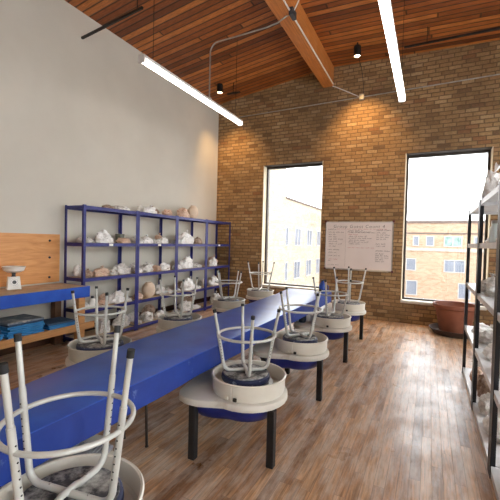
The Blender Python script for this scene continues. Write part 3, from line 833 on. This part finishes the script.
for (u, l), k, y, w, h, row in final:
    x = -4.11 if row == 0 else -4.28
    peers = sorted(cnt[(u, l, k)])
    place = '%s shelf of %s blue shelving unit' % (LEVEL[l], UN[u-1])
    lab = KN[k] + ', ' + place
    if len(peers) > 1:
        i = peers.index((y, row)); nth = ['leftmost', 'second', 'third', 'fourth', 'fifth']
        lab = (nth[i] + ' ' + KN[k] + (' from left' if i else '') if i < len(peers)-1 else 'rightmost ' + KN[k]) + ', ' + place
    grp = 'pieces on the blue shelving'
    z = ZL[l]+.001
    if k in ('white', 'grey', 'tan', 'brown'): bag(k, x, y, z, .165, w, h, lab, 'plastic wrapped pieces on the blue shelving')
    elif k in ('potround', 'pot'): pot(k, x, y, z, min(w, .25), h, lab, 'clay pots on the blue shelving')
    elif k == 'box':
        t = thing('tin_box', lab, 'tin', (x, y, z)); B().box(-.05, .05, -.045, .045, 0, h-.02, bev=.006).obj('body', M['box_grey'], t)
        B().box(-.053, .053, -.048, .048, h-.02, h, bev=.005).obj('lid', M['box_grey'], t)
    else:
        t = thing('squeeze_bottle', lab, 'bottle', (x, y, z)); B().lathe([(0, 0), (.04, 0), (.045, .01), (.045, h*.62), (.02, h*.8), (0, h*.8)], 20).obj('body', M['sticker'], t)
        B().lathe([(0, h*.8), (.02, h*.8), (.018, h*.97), (0, h)], 16).obj('cap', M['charcoal'], t)

# ------------------------------------------------------------------ workbench at left
bx0, bx1, by0, by1, bz = XL+.03, -3.85, .9, 3.15, .80
t = thing('workbench', 'wooden workbench with blue canvas front, against the grey wall at left', 'workbench', ((bx0+bx1)/2, (by0+by1)/2, 0))
hx, hy = (bx1-bx0)/2, (by1-by0)/2
B().box(-hx, hx-.012, -hy, hy-.012, bz-.03, bz, bev=.004).obj('worktop', M['bench_top'], t)
f = B().box(hx-.012, hx, -hy, hy, bz-.135, bz+.002, bev=.004).box(-hx, hx-.012, hy-.012, hy, bz-.135, bz+.002, bev=.004)
f.obj('canvas_front', M['canvas'], t)
for sx in (-1, 1):
    for yy in (-hy+.06, hy-.1):
        B().box(sx*(hx-.065)-.045, sx*(hx-.065)+.045, yy-.045, yy+.045, 0, bz-.03, bev=.004).obj('leg', M['lumber'] if sx > 0 else M['darklumber'], t)
B().box(-hx+.03, hx-.03, -hy+.03, hy-.03, .30, .335, bev=.004).obj('lower_shelf', M['lumber'], t)
B().box(hx-.03, hx-.005, -hy+.03, hy+.10-.02, .255, .34, bev=.004).obj('shelf_rail', M['lumber'], t)

t = thing('backboard', 'orange varnished plywood board fixed on the grey wall above the workbench', 'board', (XL+.002, 2.0, .815))
B().box(0, .02, -1.05, 1.145, 0, .635, bev=.003).obj('panel', M['plywood'], t)
for yy in (.30, 1.0):
    for zz in (.07, .33, .55):
        B().lathe([(0, .012), (.012, .01), (.016, 0)], 12).obj('bolt', M['bolt'], t).matrix_local = Matrix.Translation((.02, yy, zz)) @ Matrix.Rotation(PI/2, 4, 'Y')
B().box(.02, .032, 0.27, 0.33, .57, .63, bev=.004).tube([(.032, .30, .6), (.06, .30, .6)], .014, 10).obj('wall_hook', M['alu'], t)

t = thing('kitchen_scale', 'white kitchen scale with round pan, on the workbench', 'scale', (-4.27, 2.45, bz+.001), R(-20)); t.scale = (.88, .88, .88)
b = B(); b.box(-.06, .06, -.08, .08, 0, .016, bev=.005)
lo = [(-.055, -.075), (.055, -.075), (.055, .075), (-.055, .075)]; hi = [(-.035, -.065), (.03, -.065), (.03, .065), (-.035, .065)]
A = [b.bm.verts.new((x, y, .014)) for x, y in lo]; C = [b.bm.verts.new((x, y, .165)) for x, y in hi]
for k in range(4): b.bm.faces.new((A[k], A[(k+1) % 4], C[(k+1) % 4], C[k]))
b.bm.faces.new(C); b.bm.faces.new(list(reversed(A)))
b.obj('body', M['scale'], t)
tl = Matrix.Translation((.0452, 0, .095)) @ Matrix.Rotation(R(80.6), 4, 'Y')
d = B().lathe([(0, .002), (.050, .002), (.052, .0), (.050, -.003)], 28).obj('dial', M['sticker'], t); d.matrix_local = tl
dd = B()
for k in range(24):
    a = 2*PI*k/24; r1 = .046; r2 = .036
    tube(dd.bm, [(r2*math.cos(a), r2*math.sin(a), .0022), (r1*math.cos(a), r1*math.sin(a), .0022)], .0014, 4)
tube(dd.bm, [(0, 0, .003), (-.026, .008, .003)], .0018, 5); dd.lathe([(0, .004), (.022, .004), (.024, .002)], 16)
dd.obj('dial_markings', M['scale_dark'], d)
B().lathe([(0, .165), (.03, .165), (.022, .175), (.022, .21), (.034, .22), (0, .22)], 20).obj('neck', M['charcoal'], t)
B().lathe([(0, .22), (.07, .22), (.115, .245), (.132, .292), (.136, .296), (.130, .299), (.11, .255), (.065, .232), (0, .23)], 36).obj('weighing_pan', M['scale'], t)

# blue throwing bats stacked on the bench's lower shelf
def bat(x, y, z, L, W, rz, mat, label, group):
    o = B().box(-W/2, W/2, -L/2, L/2, 0, .021, bev=.003).obj('throwing_bat', mat)
    o.location = (x, y, z); o.rotation_euler = (0, 0, rz); return tag(o, label, 'board', group)
zz = .336
ordn = ['lowest', 'second', 'third', 'fourth', 'fifth', 'sixth', 'topmost']
for k in range(7):
    mt = M['bluebat'] if k < 5 else (M['greybat'] if k == 6 else M['bluebat_dark'])
    bat(-4.08+rng.uniform(-.02, .02), 2.38+rng.uniform(-.02, .02), zz, .40, .36, rng.uniform(-.06, .06), mt, '%s board, %s in the tall stack under the workbench' % ('bright blue' if k < 5 else 'clay-dried grey' if k == 6 else 'slate blue', ordn[k]), 'boards in the taller stack')
    zz += .0235
zz = .336
for k in range(3):
    bat(-4.04+rng.uniform(-.02, .02), 2.80+rng.uniform(-.015, .015), zz, .34, .30, rng.uniform(-.08, .08), M['bluebat'] if k < 2 else M['bluebat_dark'], '%s board, %s in the low stack at the bench shelf\'s right end' % (('bright blue', 'bright blue', 'slate blue')[k], ('lowest', 'middle', 'topmost')[k]), 'boards in the low stack')
    zz += .0235
zz = .336
for k in range(5):
    bat(-4.06+rng.uniform(-.02, .02), 1.93+rng.uniform(-.015, .015), zz, .38, .36, rng.uniform(-.06, .06), M['bluebat'] if k < 3 else M['bluebat_dark'], '%s board, %s in the leftmost stack under the workbench' % ('bright blue' if k < 3 else 'slate blue', ('lowest', 'second from bottom', 'third from bottom', 'fourth from bottom', 'topmost')[k]), 'boards in the stack at the left edge')
    zz += .0235
t = thing('plastic_tub', 'dark grey plastic tub atop the leftmost boards under the bench', 'tub', (-4.08, 1.95, zz))
b = B()
b.lathe([(0, 0), (.12, 0), (.13, .01), (.15, .13), (.158, .135), (.158, .142), (.145, .142), (.125, .015), (0, .012)], 32).obj('body', M['charcoal'], t)

# ------------------------------------------------------------------ right black shelving
RZ = [.055, .535, 1.02, 1.455, 1.825]
RU = [(3.685, 4.70), (2.665, 3.68), (1.645, 2.66)]
rl = ['farthest black shelving unit, nearest the right window', 'middle black shelving unit along the right edge', 'nearest black shelving unit, mostly cut off by the right edge']
for i, (y0, y1) in enumerate(RU):
    shelf_unit(.83, .38, y0, y1, RZ, M['shelf_black'], M['shelf_white'], M['shelf_white'], rl[i], 'shelving_unit', beam_h=.04, pw=.05)
def rbag(kind, x, y, l, dx, dy, h, label): bag(kind, x, y, RZ[l]+.001, dx, dy, h, label, 'plastic wrapped pieces on the black shelving')
rbag('white', .505, 3.82, 4, .2, .22, .34, 'tall crumpled clear plastic bundle on top of the farthest black unit')
rbag('white', .55, 3.25, 4, .2, .24, .14, 'low crumpled plastic bundle on top of the middle black unit')
rbag('white', .56, 3.92, 3, .2, .2, .11, 'crumpled white plastic on the second highest shelf, farthest black unit')
t = thing('glass_jar', 'frosted glass jar on the second highest shelf of the middle black unit', 'jar', (.50, 3.55, RZ[3]+.001))
B().lathe([(0, 0), (.05, 0), (.058, .01), (.058, .12), (.045, .15), (.045, .165), (0, .165)], 24).obj('body', M['jarglass'], t)
B().lathe([(0, .165), (.048, .165), (.048, .19), (0, .192)], 24).obj('lid', M['alu'], t)
rbag('grey', .56, 3.28, 3, .2, .22, .13, 'grey plastic bundle beside the jar on the middle black unit')
rbag('grey', .53, 3.90, 2, .22, .26, .16, 'large pale wrapped lump on the middle shelf, farthest black unit')
rbag('grey', .52, 3.53, 2, .2, .22, .15, 'greyish wrapped lump on the middle shelf, middle black unit')
t = thing('leaning_board', 'dark olive triangular board leaning on the farthest black unit shelf', 'board', (.74, 4.02, RZ[2]+.001), 0)
b = B(); q = [(0, 0), (0, .33), (.34, 0)]
vs = [[b.bm.verts.new((xx, -.24+yy*1.2, zz_*1.0)) for yy, zz_ in ((0, .0), (.0, .36), (.36, .0))] for xx in (0, .02)]
b.bm.faces.new(vs[0]); b.bm.faces.new(list(reversed(vs[1])))
for k in range(3): b.bm.faces.new((vs[0][k], vs[1][k], vs[1][(k+1) % 3], vs[0][(k+1) % 3]))
bmesh.ops.recalc_face_normals(b.bm, faces=b.bm.faces[:])
b.obj('panel', M['olive'], t)
B().box(-.006, .026, -.25, -.235, 0, .37, bev=.002).obj('edge_strip', M['shelf_board'], t)
rbag('white', .55, 4.40, 1, .24, .3, .10, 'flat crumpled plastic on the low shelf, farthest black unit, window end')
rbag('grey', .55, 3.95, 1, .26, .34, .16, 'grey plastic heap on the low shelf, farthest black unit, near end')
rbag('white', .53, 3.42, 1, .24, .30, .14, 'white wrapped piece on the low shelf, middle black unit, window end')
rbag('white', .54, 3.02, 1, .24, .28, .14, 'white plastic heap on the low shelf, middle black unit, near end')
rbag('grey', .58, 4.52, 0, .24, .2, .2, 'grey bundle on the bottom shelf, farthest black unit, window end')
rbag('tan', .49, 4.26, 0, .16, .2, .17, 'pale tan bundle on the bottom shelf, farthest black unit')
rbag('brown', .56, 3.86, 0, .26, .28, .30, 'large brown clay bag on the bottom shelf, farthest black unit')
rbag('grey', .52, 3.50, 0, .22, .26, .2, 'grey lumpy bundle on the bottom shelf, middle black unit, window end')
rbag('white', .52, 3.12, 0, .24, .34, .20, 'white knotted plastic bag on the bottom shelf, middle black unit')
rbag('white', .54, 2.35, 0, .24, .34, .16, 'white plastic bag on the bottom shelf of the nearest black unit')

# ------------------------------------------------------------------ planter by the window
t = thing('planter', 'large round terracotta planter standing on its saucer under the right window', 'planter', (.41, 6.66, 0))
B().lathe([(0, 0), (.29, 0), (.31, .012), (.372, .088), (.375, .098), (.36, .098), (.30, .03), (0, .025)], 48).obj('saucer', M['terracotta_dark'], t)
B().lathe([(0, .0255), (.20, .0255), (.215, .04), (.288, .42), (.312, .428), (.324, .44), (.328, .49), (.318, .50), (.300, .495), (.292, .44), (.28, .41), (.235, .35), (0, .35)], 48).obj('pot', M['terracotta'], t)
B().lathe([(0, .36), (.2, .365), (.262, .355)], 40).obj('soil', mottled('potting_soil', rgb(48, 36, 28), rgb(70, 52, 40), 40, 0.95, bump=.5), t)

# ------------------------------------------------------------------ outside
GZ = -9.0
tag(B().box(-90, 90, YB+2, 120, GZ-.5, GZ).obj('ground', M['ground']), kind='structure')
def windows(t, rects, mat_default=None):
    """rects in the facade's own plane: (axis 'X' or 'Y', plane, a0, a1, z0, z1, material)"""
    for ax, pl, a0, a1, z0, z1, mat in rects:
        f = B(); g = B(); m = B(); mid = (a0+a1)/2
        def put(b, u0, u1, v0, v1, d0, d1):
            if ax == 'X': b.box(u0, u1, pl-d1, pl-d0, v0, v1)
            else: b.box(pl+d0, pl+d1, u0, u1, v0, v1)
        fw = .12
        put(f, a0, a0+fw, z0, z1, -.02, .06); put(f, a1-fw, a1, z0, z1, -.02, .06); put(f, a0+fw, a1-fw, z1-fw, z1, -.02, .06); put(f, a0+fw, a1-fw, z0, z0+fw, -.02, .06)
        if a1-a0 > 1.7: put(f, mid-.06, mid+.06, z0+fw, z1-fw, -.02, .05)
        fr = f.obj('window', M['outframe'], t)
        put(g, a0+fw*.5, a1-fw*.5, z0+fw*.5, z1-fw*.5, -.02, .015)
        g.obj('pane', mat, fr)
# pale building whose wall runs away to the left
t = thing('building', 'pale brick building seen through the left window, with faded wall lettering', 'building', (0, 0, 0))
B().box(-40, -12, 18, 31, GZ, 13).obj('tall_wing', M['facade_side'], t)
B().box(-40, -12, 31, 66, GZ, 5.5).obj('low_wing', M['facade_side'], t)
B().box(-40.1, -11.9, 31, 66.1, 5.5, 5.66).obj('coping', M['coping'], t)
rc = []
for z0, z1 in ((1.1, 2.95), (-2.25, -.4), (-5.8, -3.9)):
    rc.append(('Y', -12, 31.1, 31.9, z0, z1, M['outglass']))
    for y in (34.6, 38.5, 42.4, 46.3, 50.2): rc.append(('Y', -12, y-.95, y+.95, z0, z1, M['outglass']))
windows(t, rc)
def ghost(s, y, z, size):
    me = text_mesh(s, size); me.materials.clear(); me.materials.append(M['ghost'])
    o = link('faded_lettering', me, t); o.rotation_euler = (PI/2, 0, PI/2); o.location = (-11.985, y, z)
ghost('HORSONT', 40.2, 4.0, 1.25)
ghost('· NANCRS ·', 40.0, 3.35, .6)
# brick building facing us
YQ = 55.0
t = thing('building', 'tan brick office building seen straight on through the right window', 'building', (0, 0, 0))
B().box(-9.5, 40, YQ, YQ+20, GZ, 4.6).obj('wall', M['facade'], t)
B().box(-9.6, 40.1, YQ-.12, YQ+20, 4.6, 4.95).obj('coping', M['coping'], t)
B().box(-9.5, 40, YQ-.1, YQ, .75, 1.2).obj('stone_band', M['band'], t)
B().box(-9.5, 40, YQ-.06, YQ, 3.1, 3.3).obj('brick_course', M['coping'], t)
rc = []
for x0, x1, m in ((-6.2, -5.2, 0), (-4.1, -3.2, 0), (-2.08, -1.27, 0), (-.45, .58, 0), (1.74, 3.9, 1), (5.2, 6.2, 0), (7.6, 8.6, 0), (10, 12, 1)): rc.append(('X', YQ, x0, x1, 1.42, 2.85, M['outglass_green'] if m else M['outglass']))
for x0, x1 in ((-7.5, -5.0), (-2.88, -1.54), (1.84, 4.35), (6.6, 9.1)): rc.append(('X', YQ, x0, x1, -2.05, -.33, M['outglass']))
for x0, x1 in ((-7.5, -5.6), (-2.78, -1.3), (3.6, 5.1), (7.4, 9.0)): rc.append(('X', YQ, x0, x1, -5.5, -3.4, M['outglass']))
windows(t, rc)

# ------------------------------------------------------------------ light
w = bpy.data.worlds.new('World'); SC.world = w; w.use_nodes = True
n = w.node_tree.nodes; l = w.node_tree.links; bg = n['Background']
bg.inputs[0].default_value = (0.93, 0.97, 1.0, 1); bg.inputs[1].default_value = 7.0

# ------------------------------------------------------------------ camera
cam = bpy.data.cameras.new('camera'); co = bpy.data.objects.new('camera', cam); COL.objects.link(co)
cam.sensor_fit = 'HORIZONTAL'; cam.sensor_width = 36.0; cam.lens = 36.0*356.66/500.0; cam.clip_start = .02; cam.clip_end = 400
yaw, pitch, roll = R(-26.653), R(1.3466), R(1.484)
def rot3(rows): return Matrix(rows)
cy, sy, cp, sp, cr, sr = math.cos(yaw), math.sin(yaw), math.cos(pitch), math.sin(pitch), math.cos(roll), math.sin(roll)
base = Matrix(((1, 0, 0), (0, 0, -1), (0, 1, 0)))
Ry = Matrix(((cy, -sy, 0), (sy, cy, 0), (0, 0, 1)))
Rp = Matrix(((1, 0, 0), (0, cp, -sp), (0, sp, cp)))
Rr = Matrix(((cr, -sr, 0), (sr, cr, 0), (0, 0, 1)))
W2C = Rr @ Rp @ base @ Ry           # x right, y down, z forward
C2W = W2C.transposed() @ Matrix(((1, 0, 0), (0, -1, 0), (0, 0, -1)))
co.matrix_world = Matrix.Translation((0, 0, 1.42)) @ C2W.to_4x4()
SC.camera = co

vs = SC.view_settings
vs.view_transform = 'Standard'; vs.look = 'None'; vs.gamma = 1.0; vs.use_curve_mapping = False; vs.exposure = 0.14
